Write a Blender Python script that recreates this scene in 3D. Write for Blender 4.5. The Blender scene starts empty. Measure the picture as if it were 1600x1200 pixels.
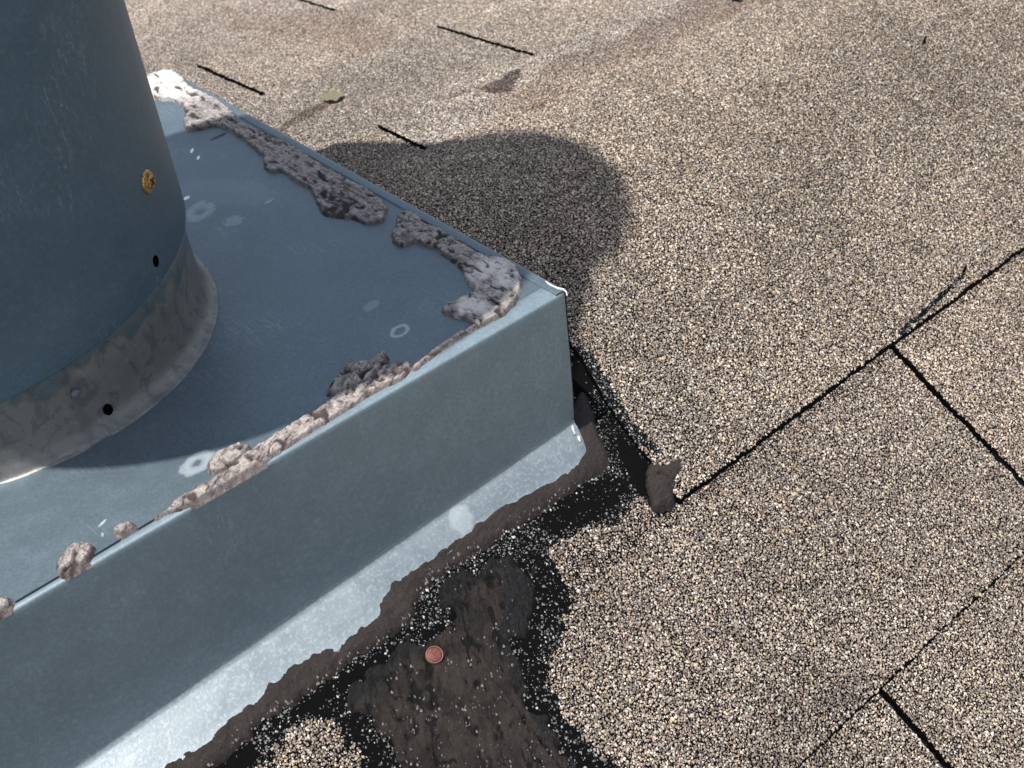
import bpy, math, random
import numpy as np
from mathutils import Matrix, Vector

# ------------------------------------------------------------------ camera
F = 1846.05                       # focal length in pixels of the 1600 px wide photograph
O = np.array([-0.33273691, -0.39017607, 0.34849502])
R = np.array([[0.7546343071528239, -0.6500933770004167, -0.08891379897502946],
              [-0.4598694067934226, -0.4273602297221182, -0.7783850992582808],
              [0.4680247762281853, 0.6282848360672518, -0.6214587465025366]])
scene = bpy.context.scene
cd = bpy.data.cameras.new('camera'); cam = bpy.data.objects.new('camera', cd)
scene.collection.objects.link(cam); scene.camera = cam
cd.sensor_width = 36.0; cd.lens = F / 1600 * 36; cd.clip_start = 0.01; cd.clip_end = 500
cam.matrix_world = Matrix(((R[0][0], -R[1][0], -R[2][0], O[0]), (R[0][1], -R[1][1], -R[2][1], O[1]),
                           (R[0][2], -R[1][2], -R[2][2], O[2]), (0, 0, 0, 1)))
cd.dof.use_dof = True; cd.dof.focus_distance = 0.60; cd.dof.aperture_fstop = 20.0
# ------------------------------------------------------------------ world and sun
LD = Vector((1.0, 0.012, -3.8)).normalized()      # direction the sunlight travels
elev = math.asin(-LD.z); az = math.atan2(-LD.x, -LD.y)
w = bpy.data.worlds.new('World'); scene.world = w; w.use_nodes = True
nt = w.node_tree; bg = nt.nodes['Background']
sky = nt.nodes.new('ShaderNodeTexSky'); sky.sky_type = 'NISHITA'; sky.sun_disc = False
sky.sun_elevation = elev; sky.sun_rotation = az; sky.altitude = 200
hs = nt.nodes.new('ShaderNodeHueSaturation'); hs.inputs['Saturation'].default_value = .55   # hazy, neutral white-balanced sky
nt.links.new(sky.outputs[0], hs.inputs['Color']); nt.links.new(hs.outputs[0], bg.inputs[0]); bg.inputs[1].default_value = 0.15
sl = bpy.data.lights.new('sun', 'SUN'); sl.energy = 4.5; sl.angle = math.radians(0.55); sl.color = (1.0, 0.965, 0.93)
so = bpy.data.objects.new('sun', sl); scene.collection.objects.link(so)
so.rotation_euler = LD.to_track_quat('-Z', 'Y').to_euler()
scene.view_settings.view_transform = 'Standard'; scene.view_settings.look = 'None'
scene.view_settings.exposure = 0.25; scene.view_settings.gamma = 1.0
scene.render.engine = 'CYCLES'

# ------------------------------------------------------------------ small maths
def Hs(y):
    """height of the roof skin over depth y: the front slope, the ridge, the slope beyond"""
    a = -0.1 + y * 0.5430; b = -0.035 - 0.09 * (y - 0.29); k = 0.06
    h = np.maximum(k - np.abs(a - b), 0) / k
    return np.minimum(a, b) - h * h * k / 4
def Hn(y):
    e = 1e-4; g = (Hs(y + e) - Hs(y - e)) / (2 * e)
    l = np.sqrt(1 + g * g); return -g / l, 1 / l          # ny, nz
def px(pts, level=None, up=0.0):
    """photograph pixels (1600 wide) -> points on the roof skin, or on a level plane"""
    pts = np.atleast_2d(np.array(pts, float)); v = np.stack([pts[:, 0] - 800, pts[:, 1] - 600, np.full(len(pts), F)], 1)
    r = v @ R / F
    if level is not None:
        t = (level - O[2]) / r[:, 2]; return O + t[:, None] * r
    lo = np.full(len(pts), 0.2); hi = np.full(len(pts), 6.0)
    ts = np.linspace(0.25, 2.5, 900); res = []
    for i in range(len(pts)):
        P = O + ts[:, None] * r[i]; g = P[:, 2] - Hs(P[:, 1]) - up
        k = int(np.argmax(g < 0)); f = g[k - 1] / (g[k - 1] - g[k]); res.append(P[k - 1] + f * (P[k] - P[k - 1]))
    return np.array(res)
def project(P):
    q = (P - O) @ R.T; z = np.maximum(q[:, 2], 1e-3)
    return 800 + F * q[:, 0] / z, 600 + F * q[:, 1] / z, q[:, 2]
def _h(i, j, s):
    n = (i.astype(np.int64) * 374761393 + j.astype(np.int64) * 668265263 + s * 974634777) & 0xffffffff
    n = ((n ^ (n >> 13)) * 1274126177) & 0xffffffff
    n = ((n ^ (n >> 16)) * 2246822519) & 0xffffffff
    return ((n ^ (n >> 15)) & 0xffffff) / float(0xffffff)
def vn(x, y, s=0):
    i = np.floor(x); j = np.floor(y); u = x - i; v = y - j; u = u * u * (3 - 2 * u); v = v * v * (3 - 2 * v)
    return ((_h(i, j, s) * (1 - u) + _h(i + 1, j, s) * u) * (1 - v) + (_h(i, j + 1, s) * (1 - u) + _h(i + 1, j + 1, s) * u) * v) * 2 - 1
def fbm(x, y, s=0, o=4):
    t = 0; a = 1; n = 0
    for k in range(o):
        t = t + a * vn(x * 2 ** k + 17.3 * k, y * 2 ** k - 9.1 * k, s + k); n += a; a *= .5
    return t / n
def ridged(x, y, s=0, o=3):
    t = 0; a = 1; n = 0
    for k in range(o):
        t = t + a * (1 - 2.2 * np.abs(vn(x * 2 ** k + 5.3 * k, y * 2 ** k + 3.7 * k, s + k))); n += a; a *= .55
    return t / n
def sdf(X, Y, poly):
    """signed distance to a polygon, positive inside"""
    d = np.full(X.shape, 1e9); ins = np.zeros(X.shape, bool); n = len(poly)
    for i in range(n):
        ax, ay = poly[i][:2]; bx, by = poly[(i + 1) % n][:2]
        ex, ey = bx - ax, by - ay; t = np.clip(((X - ax) * ex + (Y - ay) * ey) / (ex * ex + ey * ey + 1e-18), 0, 1)
        d = np.minimum(d, (X - ax - t * ex) ** 2 + (Y - ay - t * ey) ** 2)
        c = ((ay > Y) != (by > Y)); xx = ax + (Y - ay) * ex / (ey if abs(ey) > 1e-12 else 1e-12)
        ins ^= c & (X < xx)
    d = np.sqrt(d); return np.where(ins, d, -d)
def smoothpoly(P, it=2):
    P = np.array(P, float)
    for _ in range(it):
        Q = np.roll(P, -1, 0); P = np.stack([.75 * P + .25 * Q, .25 * P + .75 * Q], 1).reshape(-1, P.shape[1])
    return P

# ------------------------------------------------------------------ object helpers
COL = scene.collection
def tag(o, label=None, cat=None, group=None, kind=None):
    if label: o['label'] = label
    if cat: o['category'] = cat
    if group: o['group'] = group
    if kind: o['kind'] = kind
    return o
def empty(name, loc):
    o = bpy.data.objects.new(name, None); COL.objects.link(o); o.location = loc; o.empty_display_size = .02; return o
def base_of(parent):
    b = Vector((0, 0, 0))
    while parent is not None: b += parent.location; parent = parent.parent
    return b
def mk(name, V, Fc, mat, parent=None, smooth=False, col=None, midx=None):
    V = np.asarray(V, np.float32).copy()
    if parent is not None: V -= np.array(base_of(parent), np.float32)
    me = bpy.data.meshes.new(name)
    if isinstance(Fc, np.ndarray):
        n, k = Fc.shape; me.vertices.add(len(V)); me.vertices.foreach_set('co', V.ravel())
        me.loops.add(n * k); me.loops.foreach_set('vertex_index', Fc.astype(np.int32).ravel())
        me.polygons.add(n); me.polygons.foreach_set('loop_start', np.arange(0, n * k, k, dtype=np.int32))
        me.update(calc_edges=True)
    else:
        me.from_pydata(V.tolist(), [], Fc); me.update()
    mats = mat if isinstance(mat, (list, tuple)) else [mat]
    for m in mats: me.materials.append(m)
    if midx is not None: me.polygons.foreach_set('material_index', np.asarray(midx, np.int32))
    me.polygons.foreach_set('use_smooth', np.full(len(me.polygons), smooth))
    if col is not None:
        a = me.color_attributes.new('Col', 'FLOAT_COLOR', 'POINT')
        a.data.foreach_set('color', np.concatenate([col, np.ones((len(col), 1))], 1).astype(np.float32).ravel())
    me.update(); me.validate()
    o = bpy.data.objects.new(name, me); COL.objects.link(o)
    if parent is not None: o.parent = parent
    return o
class MB:
    """collects geometry (quads and tris) for one mesh"""
    def __init__(s): s.V = []; s.F = []; s.n = 0
    def add(s, V, Fc):
        V = np.asarray(V, float); s.V.append(V); s.F += [tuple(int(i) + s.n for i in f) for f in Fc]; s.n += len(V)
    def build(s, name, mat, parent=None, smooth=False): return mk(name, np.concatenate(s.V), s.F, mat, parent, smooth)
def grid_faces(a, b, wrap=False):
    i, j = np.meshgrid(np.arange(a - 1), np.arange(b if wrap else b - 1), indexing='ij'); j2 = (j + 1) % b
    return np.stack([i * b + j, (i + 1) * b + j, (i + 1) * b + j2, i * b + j2], -1).reshape(-1, 4)
def lathe(prof, c, n=96, zfun=None):
    """prof: list of (r, z); returns verts, faces of a surface of revolution about a vertical axis"""
    a = np.linspace(0, 2 * np.pi, n, endpoint=False); V = []
    for r, z in prof:
        zz = z if zfun is None else zfun(r, z, a); V.append(np.stack([c[0] + r * np.cos(a), c[1] + r * np.sin(a), np.broadcast_to(zz, a.shape)], 1))
    return np.concatenate(V), grid_faces(len(prof), n, True)[:, ::-1]

# ------------------------------------------------------------------ materials
class NT:
    def __init__(s, name):
        s.m = bpy.data.materials.new(name); s.m.use_nodes = True; s.t = s.m.node_tree; s.b = s.t.nodes['Principled BSDF']
        g = s.t.nodes.new('ShaderNodeNewGeometry'); s.pos = g.outputs['Position']
    def n(s, typ, **kw):
        x = s.t.nodes.new(typ)
        for k, v in kw.items(): setattr(x, k, v)
        return x
    def put(s, sock, v):
        if isinstance(v, bpy.types.NodeSocket): s.t.links.new(v, sock)
        elif isinstance(v, (tuple, list)) and len(v) == 3 and sock.type == 'RGBA': sock.default_value = (*v, 1)
        else: sock.default_value = v
    def math(s, op, a, b=0.0, c=None, clamp=False):
        x = s.n('ShaderNodeMath', operation=op, use_clamp=clamp); s.put(x.inputs[0], a); s.put(x.inputs[1], b)
        if c is not None: s.put(x.inputs[2], c)
        return x.outputs[0]
    def noise(s, scale, detail=4, rough=.55, vec=None, dist=0, stretch=None):
        v = vec or s.pos
        if stretch:
            mp = s.n('ShaderNodeMapping'); s.put(mp.inputs[0], v); mp.inputs['Scale'].default_value = stretch; v = mp.outputs[0]
        x = s.n('ShaderNodeTexNoise'); s.put(x.inputs['Vector'], v); x.inputs['Scale'].default_value = scale
        x.inputs['Detail'].default_value = detail; x.inputs['Roughness'].default_value = rough; x.inputs['Distortion'].default_value = dist
        return x.outputs['Fac']
    def voro(s, scale, feature='F1', out='Distance', vec=None):
        x = s.n('ShaderNodeTexVoronoi', feature=feature); s.put(x.inputs['Vector'], vec or s.pos); x.inputs['Scale'].default_value = scale
        return x.outputs[out]
    def ramp(s, fac, stops, interp='LINEAR'):
        x = s.n('ShaderNodeValToRGB'); s.put(x.inputs[0], fac); cr = x.color_ramp; cr.interpolation = interp
        while len(cr.elements) < len(stops): cr.elements.new(.5)
        for e, (p, c) in zip(cr.elements, stops):
            e.position = p; e.color = (*c, 1) if isinstance(c, (tuple, list)) else (c, c, c, 1)
        return x.outputs[0]
    def mix(s, fac, a, b, mode='MIX'):
        x = s.n('ShaderNodeMix', data_type='RGBA', blend_type=mode); s.put(x.inputs[0], fac); s.put(x.inputs[6], a); s.put(x.inputs[7], b)
        return x.outputs[2]
    def bump(s, h, strength=.5, dist=.001, normal=None):
        x = s.n('ShaderNodeBump'); s.put(x.inputs['Height'], h); x.inputs['Strength'].default_value = strength; x.inputs['Distance'].default_value = dist
        if normal is not None: s.put(x.inputs['Normal'], normal)
        return x.outputs[0]
    def set(s, **kw):
        for k, v in kw.items(): s.put(s.b.inputs[k.replace('_', ' ')], v)
        return s.m
    def xyz(s):
        x = s.n('ShaderNodeSeparateXYZ'); s.put(x.inputs[0], s.pos); return x.outputs

def ellipse(t, cx, cy, rx, ry, ang, wob=.25, ring=None):
    """mask of a spot on a level panel, 1 inside (or on its rim)"""
    X, Y, _ = t.xyz(); dx = t.math('SUBTRACT', X, cx); dy = t.math('SUBTRACT', Y, cy); c, s = math.cos(ang), math.sin(ang)
    u = t.math('DIVIDE', t.math('ADD', t.math('MULTIPLY', dx, c), t.math('MULTIPLY', dy, s)), rx)
    v = t.math('DIVIDE', t.math('SUBTRACT', t.math('MULTIPLY', dy, c), t.math('MULTIPLY', dx, s)), ry)
    d = t.math('SQRT', t.math('ADD', t.math('MULTIPLY', u, u), t.math('MULTIPLY', v, v)))
    d = t.math('ADD', d, t.math('MULTIPLY', t.math('SUBTRACT', t.noise(260, 3), .5), wob * 2))
    if ring: return t.ramp(t.math('ABSOLUTE', t.math('SUBTRACT', d, 1.0)), [(0, 1.), (ring, .7), (ring * 1.6, 0.)])
    return t.ramp(d, [(.75, 1.), (1.0, 0.)])

def galvanized(name, base, dark, rough=(.38, .55), metallic=.55, spots=()):
    t = NT(name)
    big = t.noise(9, 4, .6, dist=.6); mid = t.noise(75, 4, .6); fine = t.noise(760, 2, .7); mott = t.noise(330, 3, .6)
    c = t.mix(t.ramp(big, [(.3, 0.), (.72, 1.)]), dark, base)
    run = t.noise(30, 4, .6, stretch=(1, 1, .06)); c = t.mix(t.math('MULTIPLY', t.ramp(run, [(.5, 0.), (.7, 1.)]), .30), c, dark)
    scr = t.math('MULTIPLY', t.ramp(t.noise(60, 3, .5, stretch=(6, .35, 1), dist=.4), [(.485, 0.), (.495, 1.), (.505, 1.), (.515, 0.)]), t.ramp(t.noise(18, 3), [(.55, 0.), (.65, 1.)])); c = t.mix(t.math('MULTIPLY', scr, .35), c, (.5, .55, .58))
    c = t.mix(t.math('MULTIPLY', t.ramp(mid, [(.45, 0.), (.75, 1.)]), .22), c, tuple(min(1, x * 1.5) for x in base))
    c = t.mix(t.math('MULTIPLY', t.ramp(fine, [(.38, 1.), (.62, 0.)]), .46), c, tuple(x * .62 for x in base))
    c = t.mix(t.math('MULTIPLY', t.ramp(mott, [(.5, 0.), (.68, 1.)]), .16), c, tuple(min(1, x * 1.6) for x in base))
    # short dusty scuffs
    sc = t.math('MULTIPLY', t.ramp(t.noise(55, 6, .75, dist=1.5), [(.66, 0.), (.72, 1.)]), t.ramp(t.noise(420, 3), [(.45, 0.), (.6, 1.)]))
    c = t.mix(t.math('MULTIPLY', sc, .4), c, (.55, .6, .62))
    for (m, colr, amt) in [(ellipse(t, *sp[0]), sp[1], sp[2]) for sp in spots]:
        c = t.mix(t.math('MULTIPLY', m, amt), c, colr)
    r = t.n('ShaderNodeMapRange'); t.put(r.inputs[0], mid); r.inputs[3].default_value = rough[0]; r.inputs[4].default_value = rough[1]
    b = t.bump(t.noise(1400, 2), .10, .0002, t.bump(t.noise(11, 2), .30, .006))
    return t.set(Base_Color=c, Metallic=metallic, Roughness=r.outputs[0], Normal=b)

def spot_at(p, rx, ry, ang, wob=.2, ring=None):
    q = px([p], level=0)[0]; return (q[0], q[1], rx, ry, ang, wob, ring)
pale = (.62, .70, .74)
spots = [(spot_at((625, 517), .0048, .0036, .3, .30, .22), pale, .50),
         (spot_at((580, 478), .0065, .0036, .25, .25), pale, .16),
         (spot_at((308, 723), .0058, .0040, .35, .4, .45), (.68, .76, .79), .60),
         (spot_at((312, 330), .0080, .0060, .8, .6, .40), pale, .25),
         (spot_at((365, 345), .0070, .0060, .8, .5), pale, .18),
         (spot_at((300, 236), .0035, .0012, .9, .6), (.9, .95, .95), .9),
         (spot_at((310, 247), .0030, .0011, .9, .6), (.9, .95, .95), .9),
         (spot_at((291, 309), .0032, .0020, .5, .4), (.9, .95, .95), .9),
         (spot_at((350, 300), .0420, .0180, 2.1, .5), pale, .06),
         (spot_at((160, 817), .0030, .0007, .4, .3), (.8, .85, .86), .7),
         (spot_at((420, 315), .0040, .0008, 0., .5), pale, .5),
         (spot_at((160, 835), .0016, .0006, 1.2, .5), pale, .6),
         (spot_at((343, 213), .0085, .0022, .1, .5), (.02, .02, .03), .92)]
M = {}
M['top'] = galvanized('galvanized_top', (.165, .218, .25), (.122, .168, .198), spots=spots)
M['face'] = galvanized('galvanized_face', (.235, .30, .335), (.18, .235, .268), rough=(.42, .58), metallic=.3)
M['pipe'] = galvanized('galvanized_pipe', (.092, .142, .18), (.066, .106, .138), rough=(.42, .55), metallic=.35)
M['flange'] = None
t = NT('flange_zinc')
a = t.noise(60, 5, .65, dist=.8); b2 = t.noise(520, 3, .6)
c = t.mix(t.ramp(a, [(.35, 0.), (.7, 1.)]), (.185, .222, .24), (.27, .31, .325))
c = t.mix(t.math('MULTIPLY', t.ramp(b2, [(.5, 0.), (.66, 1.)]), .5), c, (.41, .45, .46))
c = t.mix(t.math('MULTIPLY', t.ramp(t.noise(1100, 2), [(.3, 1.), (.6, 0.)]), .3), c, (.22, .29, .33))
q = px([(722, 822)])[0]; c = t.mix(t.math('MULTIPLY', ellipse(t, q[0], q[1], .0080, .0060, .2, .40), .28), c, (.72, .78, .78))
M['flange'] = t.set(Base_Color=c, Metallic=.3, Roughness=.45, Normal=t.bump(t.noise(700, 3), .2, .0003))
# stained bare collar under the sleeve
t = NT('collar_stained')  # bare, oxidised
z = t.xyz()[2]; nz = t.noise(42, 4, .62, dist=.5)
stain = t.ramp(t.math('ADD', nz, t.math('MULTIPLY', t.math('SUBTRACT', .036, z), 26.0)), [(.50, 0.), (.58, 1.)])
c = t.mix(t.noise(150, 3), (.065, .090, .105), (.115, .145, .16))
br = t.mix(t.noise(34, 4, .6), (.115, .11, .102), (.215, .21, .195))
br = t.mix(t.math('MULTIPLY', t.ramp(t.noise(220, 4, .7, dist=1), [(.6, 0.), (.72, 1.)]), .5), br, (.30, .30, .28))
c = t.mix(stain, c, br)
low = t.ramp(t.math('ADD', z, t.math('MULTIPLY', t.noise(60, 3), .006)), [(.0035, 1.), (.0085, 0.)])
c = t.mix(t.math('MULTIPLY', low, .45), c, t.mix(t.ramp(t.noise(130, 4, .7), [(.4, 0.), (.65, 1.)]), (.13, .13, .125), (.30, .31, .30)))
str_ = t.noise(90, 5, .7, stretch=(1, 1, .8), dist=1.2); c = t.mix(t.math('MULTIPLY', t.ramp(str_, [(.52, 0.), (.60, 1.)]), .45), c, (.055, .06, .065))
M['collar'] = t.set(Base_Color=c, Metallic=.4, Roughness=t.ramp(stain, [(0, .38), (1, .46)]), Normal=t.bump(t.noise(120, 3), .3, .0012))
M['solder'] = NT('solder_grey').set(Base_Color=(.14, .16, .17), Metallic=.5, Roughness=.6)
t = NT('void_black'); M['void'] = t.set(Base_Color=(.002, .002, .002), Roughness=1.0, Specular_IOR_Level=0.0)
t = NT('brass_screw'); M['brass'] = t.set(Base_Color=t.mix(t.ramp(t.noise(900, 3), [(.4, 0.), (.6, 1.)]), (.72, .46, .20), (.26, .14, .055)), Metallic=.85, Roughness=.35)
t = NT('rust_red'); M['rust'] = t.set(Base_Color=t.mix(t.ramp(t.noise(800, 4, .6), [(.35, 0.), (.65, 1.)]), (.185, .060, .045), (.10, .026, .022)), Metallic=.15, Roughness=.5,
                                       Normal=t.bump(t.noise(1200, 3), .5, .0003))
M['rust_rim'] = NT('rust_rim').set(Base_Color=(.23, .11, .07), Metallic=.2, Roughness=.5)
# bare asphalt under the granules
t = NT('asphalt'); M['asphalt'] = t.set(Base_Color=t.mix(t.noise(700, 4, .7), (.002, .002, .0022), (.008, .0078, .008)), Roughness=.85,
                                         Normal=t.bump(t.noise(1200, 4, .7), 1.0, .0010), Specular_IOR_Level=.04)
t = NT('granules'); va = t.n('ShaderNodeVertexColor', layer_name='Col')
M['gran'] = t.set(Base_Color=va.outputs[0], Roughness=.72, Specular_IOR_Level=.35)
# distant roof: the same granules as a texture
t = NT('granule_skin'); vc = t.voro(640, out='Color'); sp = t.n('ShaderNodeSeparateXYZ'); t.put(sp.inputs[0], vc)
c = t.ramp(sp.outputs[0], [(0, (.045, .036, .031)), (.25, (.12, .098, .082)), (.5, (.23, .195, .165)), (.72, (.40, .345, .29)), (.9, (.62, .55, .47))], 'CONSTANT')
M['skin'] = t.set(Base_Color=c, Roughness=.8, Normal=t.bump(t.voro(640), .9, .001))
# roof cement, fresh brown and old crusted
t = NT('brown_sealant')
c = t.mix(t.ramp(t.noise(45, 4, .6), [(.35, 0.), (.7, 1.)]), (.019, .0142, .0122), (.033, .0245, .0208))
c = t.mix(t.math('MULTIPLY', t.ramp(t.noise(900, 3, .7), [(.55, 0.), (.7, 1.)]), .35), c, (.11, .095, .085))
M['seal'] = t.set(Base_Color=c, Roughness=.62, Specular_IOR_Level=.3, Normal=t.bump(t.noise(600, 5, .75), .8, .0011, t.bump(t.noise(170, 4, .7, dist=1.2), .5, .002)))
t = NT('dark_smear'); va = t.n('ShaderNodeVertexColor', layer_name='Col'); sc = t.n('ShaderNodeSeparateColor'); t.put(sc.inputs[0], va.outputs[0])
c = t.mix(t.ramp(t.noise(70, 4, .65, dist=.7), [(.38, 0.), (.62, 1.)]), (.019, .0158, .0140), (.036, .0290, .0245))
c = t.mix(sc.outputs[2], t.mix(t.noise(300, 4), (.007, .007, .008), (.018, .0175, .018)), c)
c = t.mix(t.math('MULTIPLY', t.ramp(t.noise(700, 4, .75), [(.56, 0.), (.72, 1.)]), .35), c, (.09, .082, .075))
c = t.mix(t.ramp(sc.outputs[0], [(.15, 1.), (.5, 0.)]), c, (.008, .007, .007))
M['smear'] = t.set(Base_Color=c, Roughness=t.ramp(t.noise(60, 3), [(.35, .5), (.7, .85)]), Specular_IOR_Level=.16, Normal=t.bump(t.noise(650, 5, .75), .8, .0013, t.bump(t.noise(170, 4, .7, dist=1.5), .6, .0025)))
def crust(name, light, mid, dark):
    t = NT(name); va = t.n('ShaderNodeVertexColor', layer_name='Col'); s = t.n('ShaderNodeSeparateColor'); t.put(s.inputs[0], va.outputs[0])
    c = t.mix(t.ramp(t.noise(330, 4, .7), [(.38, 0.), (.62, 1.)]), mid, light)
    c = t.mix(t.math('MULTIPLY', t.ramp(t.noise(900, 4, .7), [(.52, 0.), (.66, 1.)]), .55), c, tuple(x * .62 for x in mid))
    wv = t.n('ShaderNodeTexNoise'); wv.inputs['Scale'].default_value = 220; t.put(wv.inputs['Vector'], t.pos)
    ad = t.n('ShaderNodeVectorMath', operation='MULTIPLY_ADD'); t.put(ad.inputs[0], wv.outputs['Color']); ad.inputs[1].default_value = (.006, .006, .006); t.put(ad.inputs[2], t.pos)
    mp = t.n('ShaderNodeMapping'); t.put(mp.inputs[0], ad.outputs[0]); mp.inputs['Scale'].default_value = (1.0, .45, 1.0)
    ed = t.math('MULTIPLY', t.ramp(t.voro(330, 'DISTANCE_TO_EDGE', vec=mp.outputs[0]), [(0, 1.), (.07, 0.)]), t.ramp(t.noise(120, 3), [(.42, 0.), (.55, 1.)]))
    c = t.mix(t.math('MULTIPLY', ed, .85), c, dark)
    c = t.mix(s.outputs[0], dark, c)                       # R: crust cover against bare dark mastic
    c = t.mix(s.outputs[1], c, (.80, .75, .70))              # G: chalky bleached patches
    return t.set(Base_Color=c, Roughness=.82, Specular_IOR_Level=.3, Normal=t.bump(t.noise(1000, 5, .75), .9, .0010))
M['crust'] = crust('weathered_mastic', (.52, .475, .445), (.29, .255, .24), (.035, .030, .028))
M['crust_pale'] = crust('bleached_mastic', (.56, .505, .47), (.36, .305, .275), (.06, .045, .040))
M['white'] = NT('white_caulk').set(Base_Color=(.78, .77, .72), Roughness=.6)
t = NT('dry_leaf'); M['leaf'] = t.set(Base_Color=t.mix(t.noise(300, 3), (.13, .115, .07), (.19, .165, .10)), Roughness=.7)
t = NT('dry_stem'); M['stem'] = t.set(Base_Color=t.mix(t.noise(500, 3), (.12, .098, .08), (.19, .16, .13)), Roughness=.8)
t = NT('earth'); M['earth'] = t.set(Base_Color=t.mix(t.noise(.4, 5), (.06, .07, .04), (.14, .12, .09)), Roughness=.95)

# ------------------------------------------------------------------ setting: ground far below, roof beyond the modelled courses
mk('ground', [(-150, -150, -5), (150, -150, -5), (150, 150, -5), (-150, 150, -5)], [(0, 1, 2, 3)], M['earth']); bpy.data.objects['ground']['kind'] = 'structure'
T = 0.0044
ys = np.concatenate([np.linspace(-2.6, -.05, 12), np.linspace(0, .35, 26), np.linspace(.5, 2.8, 10)])
V = []
for x in (-2.6, 2.6):
    for y in ys: V.append((x, y, Hs(y) - .009))
V = np.array(V); roof = mk('roof', V, grid_faces(2, len(ys)), M['skin'], smooth=False); roof['kind'] = 'structure'

# ------------------------------------------------------------------ shingles
rng = np.random.default_rng(7)
def srgb(c): c = np.array(c) / 255.; return np.where(c <= .04045, c / 12.92, ((c + .055) / 1.055) ** 2.4)
PAL = np.array([srgb(c) for c in [(220, 208, 194), (196, 183, 170), (165, 151, 140), (137, 123, 114), (108, 96, 88), (76, 68, 63), (104, 110, 113), (214, 196, 152), (156, 120, 102), (232, 228, 220)]]) * .90
PAL = (PAL * .80 + .20 * np.array([.31, .27, .235])) * np.array([1.02, 1.01, .965])
PW = np.array([.11, .11, .23, .26, .12, .035, .03, .025, .015, .05]); PW = PW / PW.sum()
# zones of lost granules, plus two shaded gaps painted as bare asphalt: (outline px, density left, raggedness)
Z = []
def zone(pts, dens, rag=.0025): Z.append((px(pts)[:, :2], dens, rag))
zone([(745, 800), (800, 775), (900, 730), (985, 725), (1000, 775), (965, 812), (905, 835), (850, 860), (870, 910), (893, 950), (872, 1010), (862, 1060), (880, 1120), (960, 1200),
      (1040, 1290), (600, 1290), (560, 1120), (480, 1130), (430, 1160), (390, 1215), (240, 1290), (300, 1170), (430, 1080), (600, 960), (680, 870)], .76, .004)
zone([(828, 862), (868, 880), (893, 945), (880, 985), (845, 1010), (858, 1060), (868, 1110), (930, 1180), (1010, 1280), (900, 1290), (800, 1100), (780, 1000), (800, 900)], .30, .004)
zone([(500, 1075), (560, 1100), (640, 1230), (660, 1290), (600, 1290), (560, 1180), (520, 1130), (470, 1130)], .35, .004)
zone([(838, 805), (880, 770), (930, 748), (972, 742), (984, 770), (950, 800), (905, 828), (860, 835)], .13)
zone([(452, 1112), (500, 1072), (560, 1040), (640, 1000), (702, 962), (716, 928), (722, 950), (700, 985), (640, 1018), (560, 1060), (520, 1092), (470, 1125)], .08)
zone([(310, 1205), (340, 1180), (395, 1160), (405, 1180), (380, 1215), (330, 1250)], .03)
zone([(880, 560), (905, 560), (945, 625), (975, 690), (1015, 720), (1030, 770), (1022, 796), (975, 745), (940, 735), (905, 735), (870, 700)], .94, .002)
zone([(958, 678), (975, 682), (1016, 730), (1024, 790), (998, 768), (968, 715)], .0, .0012)  # shade beside the lifted sheet edge, painted as granule-free black asphalt
zone([(890, 553), (908, 562), (930, 600), (928, 612), (912, 616), (895, 622)], .03, .001)  # unlit gap at the box corner, its blackness painted on the scrap
zone([(1400, 529), (1450, 482), (1500, 440), (1506, 429), (1509, 437), (1456, 491), (1405, 535)], .42, .0006)
zone([(905, 540), (950, 600), (1010, 690), (1030, 715), (985, 700), (940, 625), (895, 560)], .92, .003)
ST = []                                              # stains lying in the granules: (outline, colour factor, softness)
def stain(pts, fac, soft): ST.append((px(pts)[:, :2], np.array(fac), soft))
stain([(750, 145), (768, 135), (785, 129), (797, 118), (816, 112), (813, 126), (803, 137), (798, 146), (778, 150), (760, 150)], (.30, .27, .27), .003)
stain([(690, 162), (720, 150), (752, 140), (752, 146), (722, 156), (692, 166)], (.68, .64, .62), .003)
stain([(780, 165), (850, 112), (930, 72), (1040, 25), (1120, -25), (1260, -25), (1130, 45), (1010, 95), (900, 150), (830, 185)], (.74, .69, .66), .022)
stain([(300, 20), (520, 25), (640, 60), (560, 90), (400, 60)], (.85, .80, .78), .03)
stain([(1250, 60), (1450, 40), (1620, 20), (1620, 240), (1450, 250), (1280, 330), (1150, 300)], (.86, .86, .86), .05)
stain([(880, 470), (960, 560), (1010, 690), (1060, 760), (1120, 700), (1050, 560), (1000, 440), (930, 400)], (.88, .90, .93), .02)
stain([(424, 212), (440, 199), (475, 180), (508, 163), (520, 168), (490, 184), (455, 202), (436, 214)], (.50, .47, .40), .003)
stain([(1330, 1040), (1375, 1070), (1350, 1110), (1290, 1100)], (.70, .70, .74), .006)
def stain_col(X, Y):
    f = np.ones((len(X), 3)); nz_ = fbm(X * 45, Y * 45, 141, 4)
    for poly, fac, soft in ST:
        m = (X > poly[:, 0].min() - .06) & (X < poly[:, 0].max() + .06) & (Y > poly[:, 1].min() - .06) & (Y < poly[:, 1].max() + .06)
        if m.any():
            k = np.clip((sdf(X[m], Y[m], poly) + soft * .9 * nz_[m]) / soft + .5, 0, 1); k = (k * k * (3 - 2 * k))[:, None]; f[m] *= 1 - k + k * fac
    return f
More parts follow.
